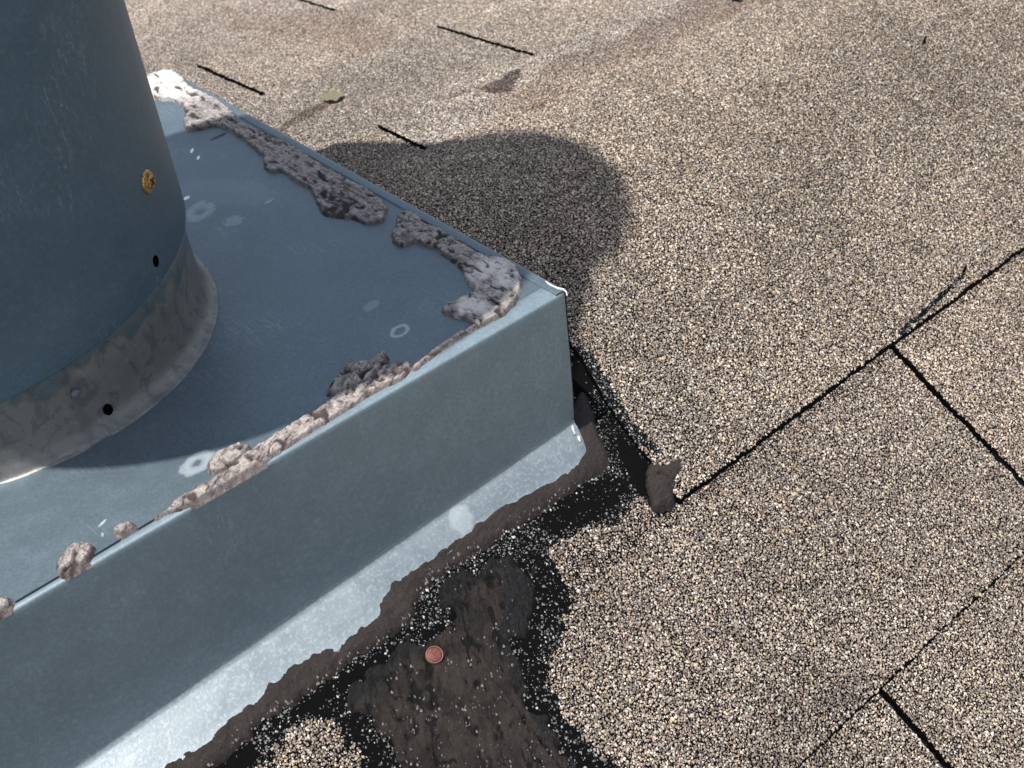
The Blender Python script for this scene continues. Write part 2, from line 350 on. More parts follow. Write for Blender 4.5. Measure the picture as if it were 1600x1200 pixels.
def gran_density(X, Y):
    D = np.ones(X.shape)
    nx = fbm(X * 260, Y * 260, 3, 3); nb = fbm(X * 90, Y * 90, 5, 3)
    for poly, d, rag in Z:
        m = (X > poly[:, 0].min() - .01) & (X < poly[:, 0].max() + .01) & (Y > poly[:, 1].min() - .01) & (Y < poly[:, 1].max() + .01)
        if m.any():
            s = sdf(X[m], Y[m], poly) + rag * (nx[m] + .8 * nb[m]); k = np.clip(s / .0012, 0, 1); D[m] = D[m] * (1 - k) + np.minimum(D[m], d) * k
    return D
def granules(xr, yr, off, keep, spacing=.00115, tint=(1, 1, 1), dens=None, cuts=(), seed=0):
    """crushed stone granules on the roof skin inside the camera's wider surroundings"""
    nx_ = int((xr[1] - xr[0]) / spacing); ny_ = int((yr[1] - yr[0]) / (spacing * .95)) + 1
    X, Y = np.meshgrid(xr[0] + (np.arange(nx_) + .5) * spacing, yr[0] + (np.arange(ny_) + .5) * spacing * .95)
    X = X.ravel() + rng.uniform(-.5, .5, X.size) * spacing * .9; Y = Y.ravel() + rng.uniform(-.5, .5, Y.size) * spacing * .9
    u, v, d = project(np.stack([X, Y, Hs(Y)], 1))
    m = (u > -140) & (u < 1760) & (v > -150) & (v < 1400) & (d > .05) & keep(X, Y)
    m &= ~((X < -.004) & (Y > -.012) & (Y < .44))
    X, Y = X[m], Y[m]
    D = gran_density(X, Y) if dens is None else np.full(X.shape, dens)
    k = rng.random(len(X)) < D; X, Y, D = X[k], Y[k], D[k]; low = np.zeros(len(X), bool)
    full = D > .97; X2 = X[full] + spacing * rng.uniform(.25, .55, full.sum()); Y2 = Y[full] + spacing * rng.uniform(.25, .55, full.sum()); k2 = keep(X2, Y2)   # finer stones bedded between the coarse ones
    X = np.concatenate([X, X2[k2]]); Y = np.concatenate([Y, Y2[k2]]); D = np.concatenate([D, np.ones(k2.sum())]); low = np.concatenate([low, np.ones(k2.sum(), bool)]); n = len(X)
    r = spacing * rng.uniform(.52, .95, n) * np.where(rng.random(n) < .05, 1.4, 1)
    big = rng.random(n)
    ci = rng.choice(len(PAL), n, p=PW); C = PAL[ci].copy(); C[low] = C[low] * .35 + .65 * PAL[3] * .85
    lum = 1 + .20 * fbm(X * 11, Y * 11, 21, 3) + .16 * fbm(X * 60, Y * 60, 22, 3) + .12 * fbm(X * 4, Y * 4, 29, 2)
    C *= (lum * rng.uniform(.82, 1.15, n))[:, None] * np.array(tint) * stain_col(X, Y)
    if len(cuts): ti = np.searchsorted(np.array(cuts), X); C *= (1 + .085 * np.sin(ti * 2.4 + seed * 1.7))[:, None] * np.stack([1 + 0 * X, 1 - .012 * np.cos(ti * 1.9 + seed), 1 - .03 * np.cos(ti * 1.9 + seed)], 1)
    sparse = D < .95                                  # survivors in worn areas: greyer and duller
    r[sparse] *= rng.choice([.35, .5, .8, 1.0], sparse.sum(), p=[.30, .25, .25, .20])
    g = C.mean(1, keepdims=True); C[sparse] = (.75 * g[sparse] + .25 * C[sparse]) * np.array([.52, .545, .56])
    wht = sparse & (rng.random(n) < .07); C[wht] = np.array([.52, .50, .46])
    a0 = rng.uniform(0, 2 * np.pi, n); el = rng.uniform(.6, 1.0, n)
    P = np.zeros((n, 6, 3))
    for j in range(4):
        a = a0 + j * np.pi / 2 + rng.uniform(-.35, .35, n); rr = r * rng.uniform(.85, 1.15, n)
        s1 = rr * np.cos(a - a0); s2 = rr * np.sin(a - a0) * el
        P[:, j, 0] = s1 * np.cos(a0) - s2 * np.sin(a0); P[:, j, 1] = s1 * np.sin(a0) + s2 * np.cos(a0); P[:, j, 2] = -.15 * r
    for j, sg in ((4, 1), (5, -1)):
        q = r * rng.uniform(.2, .55, n) * sg
        P[:, j, 0] = q * np.cos(a0) + r * rng.uniform(-.15, .15, n); P[:, j, 1] = q * np.sin(a0) + r * rng.uniform(-.15, .15, n); P[:, j, 2] = r * rng.uniform(.16, .42, n)
    P[:, :, 2] += (np.where(low, -.22, rng.uniform(-.12, .22, n)) * spacing)[:, None]
    ny, nz = Hn(Y); bz = Hs(Y) + off(Y)
    W = np.zeros_like(P)                             # tangent frame: x, t = (0, nz, -ny), normal = (0, ny, nz)
    W[..., 0] = X[:, None] + P[..., 0]; W[..., 1] = Y[:, None] + P[..., 1] * nz[:, None] + P[..., 2] * ny[:, None]
    W[..., 2] = bz[:, None] - P[..., 1] * ny[:, None] + P[..., 2] * nz[:, None]
    # vertices: 0,2 are the ends of the long axis; 4 leans to 0, 5 to 2
    tri = np.array([(0, 1, 4), (1, 5, 4), (1, 2, 5), (2, 3, 5), (3, 4, 5), (3, 0, 4)])
    Fc = (np.arange(n)[:, None, None] * 6 + tri[None]).reshape(-1, 3)
    return W.reshape(-1, 3), Fc, np.repeat(C, 6, 0)
def box_x(y): return np.where(y < 0, .0055, .0045) + 0 * y
def edge_n(x, s): return .0009 * fbm(x * 55, x * 0 + s, 31 + s, 3) + .0004 * vn(x * 400, x * 0, s)

def shingle(name, label, y0, y1, side, slots, seed, xr=(-.62, .95), tint=(1, 1, 1), cover=None):
    """one strip of three-tab shingle. side -1: butt edge at y0 facing the eave in front; +1: butt edge at y1 beyond the ridge"""
    L = y1 - y0; hw = .0022
    tk = T * (.72 if seed == 3 else 1); off = (lambda y: tk * np.clip((y1 - y) / L, 0, 1)) if side < 0 else (lambda y: T * np.clip((y - y0) / L, -.6, 1))
    lap = .05 if seed != 3 else .095
    ya, yb = (y0, y1 + lap) if side < 0 else (y0 - lap, y1)
    Vs, Fs, n = [], [], 0
    cuts = sorted(slots); xs = [xr[0]] + cuts + [xr[1]]
    for i in range(len(xs) - 1):
        xa = xs[i] + (hw if i else 0); xb = xs[i + 1] - (hw if i < len(xs) - 2 else 0)
        nx = max(6, int((xb - xa) / .004)); U = np.linspace(0, 1, nx); Yl = np.linspace(0, 1, 12)
        uu, vv = np.meshgrid(U, Yl)
        Yg = ya + (yb - ya) * vv; sa = edge_n(Yg * 1.7 + 3, seed + i) if i else 0; sb = edge_n(Yg * 1.7 + 9, seed + i + 1) if i < len(xs) - 2 else 0
        Xg = (xa + sa) + (xb + sb - xa - sa) * uu
        e = edge_n(Xg, seed)
        Yg = Yg + (e * (1 - vv) if side < 0 else e * vv)
        Zg = Hs(Yg) + off(Yg)
        if seed == 3: Zg = Zg - .006 * np.clip((Yg + .018) / .010, 0, 1) * np.clip((-Xg - .006) / .01, 0, 1)
        V = np.stack([Xg, Yg, Zg], -1).reshape(-1, 3); m = len(V); B = V.copy(); B[:, 2] -= T * .95
        Fq = grid_faces(12, nx); Vs += [V, B]; Fs.append(Fq[:, ::-1] + n); Fs.append(Fq + n + m)
        rim = np.concatenate([np.arange(nx), np.arange(1, 12) * nx + nx - 1, 11 * nx + np.arange(nx - 2, -1, -1), np.arange(10, 0, -1) * nx])
        r2 = np.roll(rim, -1); Fs.append(np.stack([rim + m, r2 + m, r2, rim], 1) + n); n += 2 * m
    o = mk(name, np.concatenate(Vs), np.concatenate(Fs), M['asphalt'])
    nb = len(o.data.polygons)
    def keep(X, Y):
        e = edge_n(X, seed); k = (Y > (y0 + e if side < 0 else y0 - .001)) & (Y < (y1 + .001 if side < 0 else y1 + e))
        for i, c in enumerate(cuts):
            k &= np.abs(X - c - edge_n(Y * 1.7 + 3, seed + i + 1)) > hw + .0001
        if seed == 3: k |= (Y >= y1) & (Y < y1 + .09) & (X < box_x(Y) + .001)
        return k
    W, Fc, C = granules(xr, (y0 - .002, y1 + (.09 if seed == 3 else .002)), off, keep, tint=tint, cuts=cuts, seed=seed)
    # granules seen down in the slots of the strip above this one
    return o, W, Fc, C, off
def finish(o, W, Fc, C, label, group=None):
    """the granules are the surface of the strip: same mesh, second material"""
    me0 = o.data; nv = len(me0.vertices); V0 = np.zeros(nv * 3); me0.vertices.foreach_get('co', V0)
    F0 = [tuple(p.vertices) for p in me0.polygons]
    tris = []
    for f in F0: tris.append((f[0], f[1], f[2])); tris.append((f[0], f[2], f[3])) if len(f) > 3 else None
    tris = np.array(tris); name = o.name; bpy.data.objects.remove(o)
    VV = np.concatenate([V0.reshape(-1, 3), W]); FF = np.concatenate([tris, Fc + nv])
    CC = np.concatenate([np.full((nv, 3), .01), C]); mi = np.concatenate([np.zeros(len(tris)), np.ones(len(Fc))])
    n = mk(name, VV, FF, [M['asphalt'], M['gran']], col=CC, midx=mi); tag(n, label, 'roof shingle', group); return n

SH = 'asphalt shingles of the roof'
A = [-.0585, -.187, -.315, -.445]
strips = [
    ('shingle_strip', 'brown shingle course whose slot runs down to the right from the long dark edge', A[1], A[0], -1, [.2235, .556], 3, (1.02, .98, .95)),
    ('shingle_strip', 'speckled shingle course with one dark slot in the bottom right corner of the photo', A[2], A[1], -1, [.0445, .3775], 5, (1.08, 1.06, 1.05)),
    ('shingle_strip', 'narrow shingle course whose short slot touches the round pipe shadow', .227, .296, 1, [.082, .4135], 7, (1.0, 1.0, 1.0)),
    ('shingle_strip', 'pale shingle course holding the long dark slot at top centre of the photo', .296, .437, 1, [-.09, .244, .577], 9, (1.0, 1.0, 1.0)),
    ('shingle_strip', 'pale shingle course with a dark slot close to the bleached back corner of the box', .437, .570, 1, [.0745, .407, .74], 11, (.96, .955, .955)),
    ('shingle_strip', 'far pale shingle course whose slot runs out of the top edge beside the pipe', .570, .700, 1, [-.1, .233, .566], 13, (1.0, .985, .98)),
    ('shingle_strip', 'farthest shingle course, a plain strip just right of the pipe at the top edge', .700, .840, 1, [.07, .40], 15, (.98, .97, .96)),
]
for nm, lab, y0, y1, side, slots, seed, tint in strips:
    o, W, Fc, C, off = shingle(nm, lab, y0, y1, side, slots, seed, tint=tint)
    finish(o, W, Fc, C, lab, SH)

# the wide shingle bent over the ridge, cut round the box, and the older layer under its cut edge
Lp = px([(905, 560), (922, 590), (940, 618), (962, 655), (985, 690), (1012, 722), (1040, 770), (1052, 778)])
def flap_x(y):
    o = np.argsort(Lp[:, 1]); return np.interp(y, Lp[o, 1], Lp[o, 0]) + .0012 * fbm(y * 300, y * 0, 61, 3)
def sheet(name, label, xl, xr, y0, y1, off, seed, tint, cover=None, dens=None, nyy=46):
    Yl = np.linspace(y0, y1, nyy); nx = 160; U = np.linspace(0, 1, nx); uu, Yg = np.meshgrid(U, Yl)
    vv = (Yg - y0) / (y1 - y0); xa = xl(Yg); Xg = xa + (xr - xa) * uu ** 1.6
    Yg = Yg + edge_n(Xg, seed) * (1 - vv) ** 4 + edge_n(Xg, seed + 1) * vv ** 4
    V = np.stack([Xg, Yg, Hs(Yg) + off], -1).reshape(-1, 3); m = len(V); B = V.copy(); B[:, 2] -= T * .95
    Fq = grid_faces(nyy, nx); rim = np.concatenate([np.arange(nx), np.arange(1, nyy) * nx + nx - 1, (nyy - 1) * nx + np.arange(nx - 2, -1, -1), np.arange(nyy - 2, 0, -1) * nx]); r2 = np.roll(rim, -1)
    o = mk(name, np.concatenate([V, B]), np.concatenate([Fq[:, ::-1], Fq + m, np.stack([rim + m, r2 + m, r2, rim], 1)]), M['asphalt'])
    def keep(X, Y): return (X > xl(Y)) & (Y > y0 + edge_n(X, seed)) & (Y < y1 + edge_n(X, seed + 1)) & (True if cover is None else cover(X, Y))
    W, Fc, C = granules((-.05, min(xr, .95)), (y0 - .002, y1 + .002), lambda y: y * 0 + off, keep, tint=tint, dens=dens)
    finish(o, W, Fc, C, label)
def ridge_x(y): return np.where(y < .09, np.maximum(flap_x(y), .002), .0012)
sheet('ridge_shingle', 'wide unbroken shingle bent over the ridge, ending at the long dark diagonal edge', ridge_x, .95, A[0], .227, T, 41, (1.04, 1.01, .97))
sheet('shingle_scrap', 'worn blackened shingle scrap between the box corner and the cut ridge shingle', box_x, .075, A[0] - .001, .125, -.0002, 47, (.8, .82, .85), dens=None,
      cover=lambda X, Y: X < ridge_x(Y) + .002, nyy=30)

# ------------------------------------------------------------------ sealants (height fields over the surface they stick to)
def blob(name, label, cat, poly, mat, height, edge, level=None, res=.0007, rag=.0008, ragf=350, wr=0.0, wrf=300, ang=0.0, stretch=1.0, smooth_it=1, crusty=False, extra=None, chalk=None, parent=None, group=None, lump=0.3, base=0.0, over=0.0, brown=False):
    P = px(poly, level=level, up=max(over, 0) + height * .5)[:, :2]; P = smoothpoly(P, smooth_it)
    x0, y0 = P.min(0) - 7 * res; x1, y1 = P.max(0) + 7 * res
    xs = np.arange(x0, x1, res); yy = np.arange(y0, y1, res); X, Y = np.meshgrid(xs, yy, indexing='ij')
    d = sdf(X, Y, P) + rag * fbm(X * ragf, Y * ragf, 71, 4)
    if level is not None: d = np.minimum(d, Y - .0010)
    h = height * (1 - np.exp(-np.maximum(d, 0) / edge)) + np.minimum(d, 0) * 1.6
    c, s = math.cos(ang), math.sin(ang); U = (X * c + Y * s) / stretch; W = (-X * s + Y * c)
    inside = np.clip(d / (edge * .8), 0, 1)
    if crusty and not brown: h += inside * height * (.12 * fbm(U * 700, W * 700, 76, 3) + .22 * 0)
    h += inside * height * lump * fbm(X * 120, Y * 120, 75, 3)
    rg = ridged(U * wrf + .7 * fbm(X * 200, Y * 200, 5, 2), W * wrf, 81, 4)
    h += inside * wr * rg
    ck = 0
    if crusty:
        wx = X + .0016 * fbm(X * 260, Y * 260, 111, 2); wy = Y + .0016 * fbm(X * 260, Y * 260, 112, 2); U2 = (wx * c + wy * s) / (stretch * 1.5); W2 = -wx * s + wy * c
        ck = np.exp(-(vn(U2 * 170, W2 * 170, 113) / .13) ** 2) * np.clip(2.4 * vn(X * 210, Y * 210, 114) + .3, 0, 1)
        ck = np.maximum(ck, .8 * np.exp(-(vn(U2 * 330 + 7, W2 * 330, 115) / .15) ** 2) * np.clip(2.4 * vn(X * 330, Y * 330, 116) - .1, 0, 1))
        h -= inside * ck * min(.0020, height * .62)
    if extra is not None: h += inside * extra(X, Y)
    Zb = (np.full(X.shape, level) if level is not None else Hs(Y) + over)
    Zg = Zb + base + h
    V = np.stack([X, Y, Zg], -1).reshape(-1, 3); ok = (d > -4.5 * res)
    cell = ok[:-1, :-1] & ok[1:, :-1] & ok[1:, 1:] & ok[:-1, 1:]
    Fq = grid_faces(len(xs), len(yy))[cell.ravel()]
    used = np.zeros(len(V), bool); used[Fq.ravel()] = True; idx = np.cumsum(used) - 1
    col = np.zeros((len(V), 3)); cover = np.clip(.8 + .9 * (rg - .0) + .5 * fbm(X * 160, Y * 160, 91, 3), 0, 1) * np.clip((d - .0002) / .0010, .45, 1) * (1 - .95 * np.clip(ck * 1.4, 0, 1))
    col[:, 0] = cover.ravel()
    if brown:
        BP = px([(565, 1110), (610, 1045), (690, 985), (722, 962), (712, 930), (738, 905), (780, 900), (800, 940), (785, 990), (775, 1020), (800, 1065), (840, 1130), (900, 1210), (960, 1300), (700, 1300), (635, 1210)])[:, :2]
        col[:, 2] = np.clip(.5 + (sdf(X, Y, BP) + .007 * fbm(X * 90, Y * 90, 151, 4)) / .004, 0, 1).ravel()
    if chalk is not None:
        k = np.zeros(X.shape)
        for (cp, rr) in chalk:
            q = px([cp], level=level)[0]; k = np.maximum(k, np.clip(1.4 - np.hypot(X - q[0], Y - q[1]) / rr + .8 * fbm(X * 250, Y * 250, 95, 3), 0, 1))
        col[:, 1] = (k * .9 * np.clip(cover * 1.6, 0, 1)).ravel()
    root = Vector((float(P[:, 0].mean()), float(P[:, 1].mean()), float((level if level is not None else Hs(P[:, 1].mean())))))
    VV = V[used] - np.array(root); o = mk(name, VV, idx[Fq], M[mat], smooth=not crusty or brown, col=col[used] if crusty else None)
    o.location = root
    if label: tag(o, label, cat, group)
    return o

FEpx = [(908, 712), (872, 742), (800, 778), (747, 810), (722, 832), (698, 850), (660, 878), (617, 903), (600, 930), (580, 968), (540, 995), (480, 1030), (430, 1057), (408, 1087), (360, 1120), (330, 1150), (283, 1180), (200, 1245), (150, 1300)]
blob('sealant_bead', 'smooth brown sealant bead running along the outer edge of the bright metal flange', 'sealant',
     [(908, 712), (872, 742), (800, 778), (747, 810), (722, 832), (698, 850), (660, 878), (617, 903), (600, 930), (580, 968), (540, 995), (480, 1030), (430, 1057), (408, 1087), (360, 1120), (330, 1150), (283, 1180), (200, 1245), (150, 1300),
      (200, 1320), (285, 1232), (330, 1192), (380, 1148), (425, 1108), (470, 1090), (512, 1056), (548, 1022), (592, 1002), (632, 975), (646, 950), (656, 917), (690, 892), (722, 867), (762, 842), (802, 817), (850, 787), (892, 760), (925, 728)],
     'seal', .0013, .0018, rag=.0030, ragf=190, wr=.0009, wrf=260, ang=.1, stretch=3.5, lump=.6, base=.0, over=.0014)
SW = px([(700, 985), (720, 1000), (745, 1030), (790, 1085), (830, 1140), (875, 1200), (940, 1290)])[:, :2]
NC = px([(677, 1026)])[0]
def smear_extra(X, Y):
    d = np.full(X.shape, 9.)
    for i in range(len(SW) - 1):
        a, b = SW[i], SW[i + 1]; e = b - a; t_ = np.clip(((X - a[0]) * e[0] + (Y - a[1]) * e[1]) / (e @ e), 0, 1); d = np.minimum(d, np.hypot(X - a[0] - t_ * e[0], Y - a[1] - t_ * e[1]))
    ridge = .0012 * np.exp(-(d / .0035) ** 2) - .0022 * np.exp(-((d + .0006 * vn(X * 300, Y * 300, 4)) / .0006) ** 2)
    q = px([(735, 905)])[0]; rr = np.hypot(X - q[0], Y - q[1]); k = np.exp(-(rr / .020) ** 2)
    swirl = .0026 * k * ridged(rr * 210 + .9 * fbm(X * 90, Y * 90, 8, 3), np.arctan2(Y - q[1], X - q[0]) * 2.2, 13, 3)
    nail = -.0004 * np.exp(-(np.hypot(X - NC[0], Y - NC[1]) / .0052) ** 8)
    return ridge + swirl + nail
blob('sealant_smear', 'broad wrinkled dark sealant smear on the shingles under the small red disc', 'sealant',
     [(690, 935), (705, 905), (738, 888), (790, 872), (822, 880), (832, 900), (822, 925), (832, 950), (812, 985), (800, 1010), (812, 1045), (822, 1080), (842, 1115), (870, 1150), (905, 1190), (950, 1240), (990, 1300), (668, 1300), (632, 1222), (606, 1165), (575, 1118), (548, 1100), (560, 1070),
      (595, 1040), (625, 1010), (672, 990), (700, 975), (712, 955)],
     'smear', .0011, .0022, rag=.0085, ragf=130, crusty=True, brown=True, wr=.0014, wrf=210, ang=1.0, stretch=2.0, lump=.8, over=.0011, extra=smear_extra, res=.0006)
blob('sealant_lump', 'brown sealant lump pressed between the vertical box corner and the worn roof edge', 'sealant',
     [(890, 632), (896, 622), (905, 606), (917, 612), (928, 640), (932, 668), (950, 700), (952, 722), (935, 742), (905, 752), (896, 735), (898, 715), (904, 703), (895, 690), (884, 655)],
     'seal', .0046, .0025, rag=.0012, ragf=200, wr=.0004, wrf=200, lump=.3, over=-.0005)
blob('sealant_dab', 'grey brown sealant dab with a small crack, at the lower end of the long edge', 'sealant',
     [(1012, 726), (1030, 722), (1040, 726), (1048, 715), (1066, 712), (1064, 735), (1052, 752), (1050, 775), (1040, 788), (1024, 790), (1020, 778), (1014, 752)],
     'seal', .0018, .0018, rag=.0020, ragf=260, wr=.0007, wrf=300, lump=.6, over=.0046, res=.0005,
     extra=lambda X, Y: -.0025 * np.exp(-((sdf(X, Y, px([(1028, 752), (1036, 751), (1046, 758), (1036, 753)])[:, :2])) / .0004) ** 2))


Lz = .0008
blob('old_mastic', 'long cracked grey mastic ridge along the back right box edge, bleached at its far end', 'mastic',
     [(212, 128), (236, 117), (266, 109), (284, 122), (300, 138), (330, 151), (360, 171), (378, 193), (402, 204), (427, 213), (452, 226), (480, 243), (502, 259), (522, 270), (547, 283), (577, 298), (600, 314), (607, 330), (600, 346), (577, 351), (550, 341), (525, 339), (505, 336), (499, 322), (491, 308), (485, 294), (464, 285), (447, 272), (437, 266), (428, 270),
      (413, 266), (411, 252), (416, 246), (400, 236), (385, 222), (368, 209), (350, 199), (330, 197), (310, 204), (292, 203), (286, 194), (291, 179), (284, 160), (265, 156), (245, 155), (220, 150)],
     'crust', .0019, .0006, level=Lz, res=.0005, rag=.0013, ragf=210, wr=.0009, wrf=360, ang=1.57, stretch=5.0, crusty=True, smooth_it=1, chalk=[((250, 130), .035), ((285, 140), .022)], lump=.14)
blob('old_mastic', 'hooked mastic mass inside the right corner of the box top, pale at the bend', 'mastic',
     [(622, 334), (640, 331), (662, 345), (690, 360), (720, 378), (745, 395), (765, 402), (790, 405), (808, 418), (815, 438), (814, 460), (800, 480), (785, 495), (765, 504), (745, 513), (735, 508), (728, 500), (712, 497), (695, 491), (688, 485), (700, 476), (715, 468), (735, 460), (745, 451), (735, 445), (726, 436), (720, 420), (705, 405), (690, 395),
      (670, 386), (650, 378), (635, 384), (618, 383), (611, 372), (616, 355)],
     'crust', .0019, .0006, level=Lz, res=.00042, rag=.0012, ragf=220, wr=.0009, wrf=380, ang=1.57, stretch=4.0, crusty=True, chalk=[((765, 425), .013), ((740, 480), .009), ((795, 440), .010)], lump=.16)
blob('mastic_bead', 'thin pale mastic thread on the front seam, running on from the corner mass', 'mastic',
     [(762, 502), (740, 516), (716, 530), (692, 545), (664, 566), (650, 578), (640, 577), (655, 562), (688, 538), (712, 522), (738, 507)],
     'crust_pale', .0014, .0008, level=Lz, res=.0004, rag=.0009, ragf=420, wr=.0006, wrf=420, ang=0, stretch=2, crusty=True)
blob('mastic_bead', 'long rippled pinkish mastic bead laid along the front seam of the box top', 'mastic',
     [(645, 567), (642, 580), (620, 597), (600, 604), (570, 621), (540, 641), (500, 666), (460, 691), (420, 716), (395, 735), (350, 765), (310, 784), (268, 800), (236, 815), (262, 795), (275, 780), (300, 764), (330, 751), (380, 712), (400, 697), (440, 672), (480, 648), (520, 622), (550, 598), (600, 570), (625, 565)],
     'crust_pale', .0013, .0008, level=Lz, res=.0004, rag=.0008, ragf=300, wr=.0010, wrf=360, ang=.5, stretch=2.2, crusty=True, lump=.25)
blob('mastic_flake', 'curled grey mastic flake standing up behind the right end of the long bead', 'mastic',
     [(508, 614), (518, 600), (533, 588), (545, 574), (563, 571), (580, 570), (592, 556), (603, 551), (606, 566), (597, 582), (578, 598), (552, 610), (526, 620)],
     'crust', .0044, .0016, level=Lz, res=.0004, rag=.0012, ragf=260, wr=.0022, wrf=230, ang=.3, stretch=4.5, crusty=True, lump=.3)
blob('mastic_flake', 'crumbled pinkish mastic lump beside the white ring mark, leaning on the long bead', 'mastic',
     [(323, 730), (329, 714), (350, 704), (370, 696), (397, 698), (386, 713), (365, 727), (345, 740), (329, 742)],
     'crust_pale', .0026, .0010, level=Lz, res=.0004, rag=.0011, ragf=300, wr=.0012, wrf=300, ang=.5, stretch=3, crusty=True, lump=.2)
blob('mastic_crumb', 'smallest pale mastic crumb on the metal just past the lower tip of the long bead', 'mastic',
     [(176, 830), (190, 821), (210, 817), (213, 824), (202, 834), (186, 839)],
     'crust_pale', .0026, .0012, level=Lz, res=.0003, rag=.0010, ragf=450, wr=.0012, wrf=400, ang=.5, stretch=2, crusty=True)
blob('mastic_crumb', 'oblong mastic crumb with a brown crater, sitting across the front seam', 'mastic',
     [(88, 886), (98, 868), (119, 851), (140, 849), (149, 860), (141, 876), (130, 889), (118, 901), (100, 903), (91, 896)],
     'crust_pale', .0036, .0012, level=Lz, res=.0003, rag=.0013, ragf=400, wr=.0012, wrf=330, ang=.5, stretch=2, crusty=True,
     extra=lambda X, Y: -.0026 * np.exp(-(np.hypot(X - px([(108, 887)], level=0)[0][0], Y - px([(108, 887)], level=0)[0][1]) / .0030) ** 2))
blob('mastic_crumb', 'pale mastic crumb on the front seam cut off by the left edge of the photo', 'mastic',
     [(-20, 948), (2, 938), (18, 937), (23, 946), (8, 958), (-14, 968)],
     'crust_pale', .0040, .0014, level=Lz, res=.0003, rag=.0010, ragf=400, wr=.0014, wrf=330, ang=.5, stretch=2, crusty=True)

# ------------------------------------------------------------------ metal box flashing
BX, BY = -.48, .443
fl = empty('roof_flashing', (BX / 2, BY / 2, -.10)); tag(fl, 'large square galvanized metal box with a bright flange, the round pipe on top', 'flashing')
# top panel, a hair dished
# skirt: lip lying on the top, rounded arris, face, per side
def zbot(x): return -.0905 - .037 * np.clip(-x, 0, .6)
SI = px([(-60, 995), (20, 945), (130, 880), (250, 808), (430, 712), (650, 570), (740, 512), (850, 447)], level=0)
def lip_in(x):
    o_ = np.argsort(SI[:, 0]); return np.interp(x, SI[o_, 0], SI[o_, 1])
tx = np.linspace(BX + .003, -.003, 160); rows = []
for x in tx:
    li = float(np.maximum(.003, lip_in(x))); yy = np.concatenate([[li - .0015, li + .0010, li + .00115, li + .0020], np.linspace(li + .004, BY - .003, 110)])
    zz = .0012 * fbm(x * 7 + 0 * yy, yy * 7, 101, 2) * np.clip(np.minimum(min(-x, x - BX), np.minimum(yy, BY - yy)) / .06, 0, 1)
    zz[:2] = -.0030 * np.clip((-x - .030) / .01, 0, 1); rows.append(np.stack([x + 0 * yy, yy, zz], 1))
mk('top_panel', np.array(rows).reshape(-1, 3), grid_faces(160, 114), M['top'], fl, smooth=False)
def front_profile(x):
    li = max(.0030, float(lip_in(x))); zb = float(zbot(x)); p = [(li - .0002, -.0030), (li - .0001, -.0004), (li - .0004, .0001), (li * .55 + .0008, .0002), (.0016, .0001)]
    for k in range(1, 7):
        a = k / 7 * math.pi / 2; p.append((.0014 - .0014 * math.sin(a), -.0014 + .0014 * math.cos(a)))
    p += [(-.0001, -.0030), (-.0002, -.012), (-.0004, -.03), (-.0007, -.05), (-.0007, -.07), (-.0004, zb + .010), (-.0003, zb + .004)]
    return p
xs = np.concatenate([np.linspace(BX, -.012, 70), np.array([-.009, -.006, -.004, -.0025, -.0012, -.0004, 0.0])]); rows = []
for x in xs:
    e = max(0., 1 - (-x) / .004); pr = front_profile(min(x, -.0002)); 
    rows.append([(x - .0004 * e * e, y + (.0012 * e * e if z < -.0005 else 0), z - .0003 * e * e) for y, z in pr])
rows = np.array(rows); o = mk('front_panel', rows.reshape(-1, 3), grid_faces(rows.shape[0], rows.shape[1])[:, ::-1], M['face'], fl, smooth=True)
o['label'] = 'tall front face of the box, with a folded bright lip along its top'
# right, back and left sides
def side(name, a, b, inn):
    mb = MB(); a = np.array(a); b = np.array(b); inn = np.array(inn, float); n_ = 60; V = []
    for t_ in np.linspace(0, 1, n_):
        p = a + (b - a) * t_; hz = float(Hs(p[1])) - .004
        for dd, z in [(.0068, -.0008), (.0066, .0007), (.0058, .0009), (.002, .0008), (.0005, .0005), (.0, -.0002), (-.0002, -.003), (-.0002, min(-.012, hz * .5)), (-.0002, hz)]:
            V.append((p[0] + inn[0] * dd, p[1] + inn[1] * dd, z))
    return mk(name, V, grid_faces(n_, 9), M['top'], fl, smooth=True)
side('side_panel', (0, 0.0006), (0, BY), (-1, 0)); side('side_panel', (0, BY), (BX, BY), (0, -1)); side('side_panel', (BX, BY), (BX, 0.0006), (1, 0))
# flange turned out over the shingles in front
V = []; fx = np.linspace(BX, -.0015, 150)
FE = px(FEpx, up=.003)[:, :2]; FE = FE[np.argsort(FE[:, 0])]
for x in fx:
    zb = float(zbot(x)); yo = min(float(np.interp(x, FE[:, 0], FE[:, 1])) - .0035, -.008) + .010 * max(0., 1 + x / .006) ** 2
    ze = float(Hs(yo)) + .0020
    for y, z in [(-.0003, zb + .004), (-.0006, zb + .0015), (-.0014, zb + .0003), (-.0026, zb - .0004), (-.003 + (yo + .003) * .33, zb - .0006 + (ze - zb + .0006) * .33), (-.003 + (yo + .003) * .67, zb - .0006 + (ze - zb + .0006) * .67), (yo + .001, ze + .0002), (yo, ze), (yo, ze - .0012)]:
        V.append((x, y, z + .00010 * float(vn(np.array([x * 45.]), np.array([y * 80.]), 3)[0]) * (y < -.008)))
V = np.array(V).reshape(150, 9, 3)
o = mk('flange', V.reshape(-1, 3), grid_faces(150, 9)[:, ::-1], M['flange'], fl, smooth=True); o['label'] = 'bright sunlit flange strip at the foot of the front face'
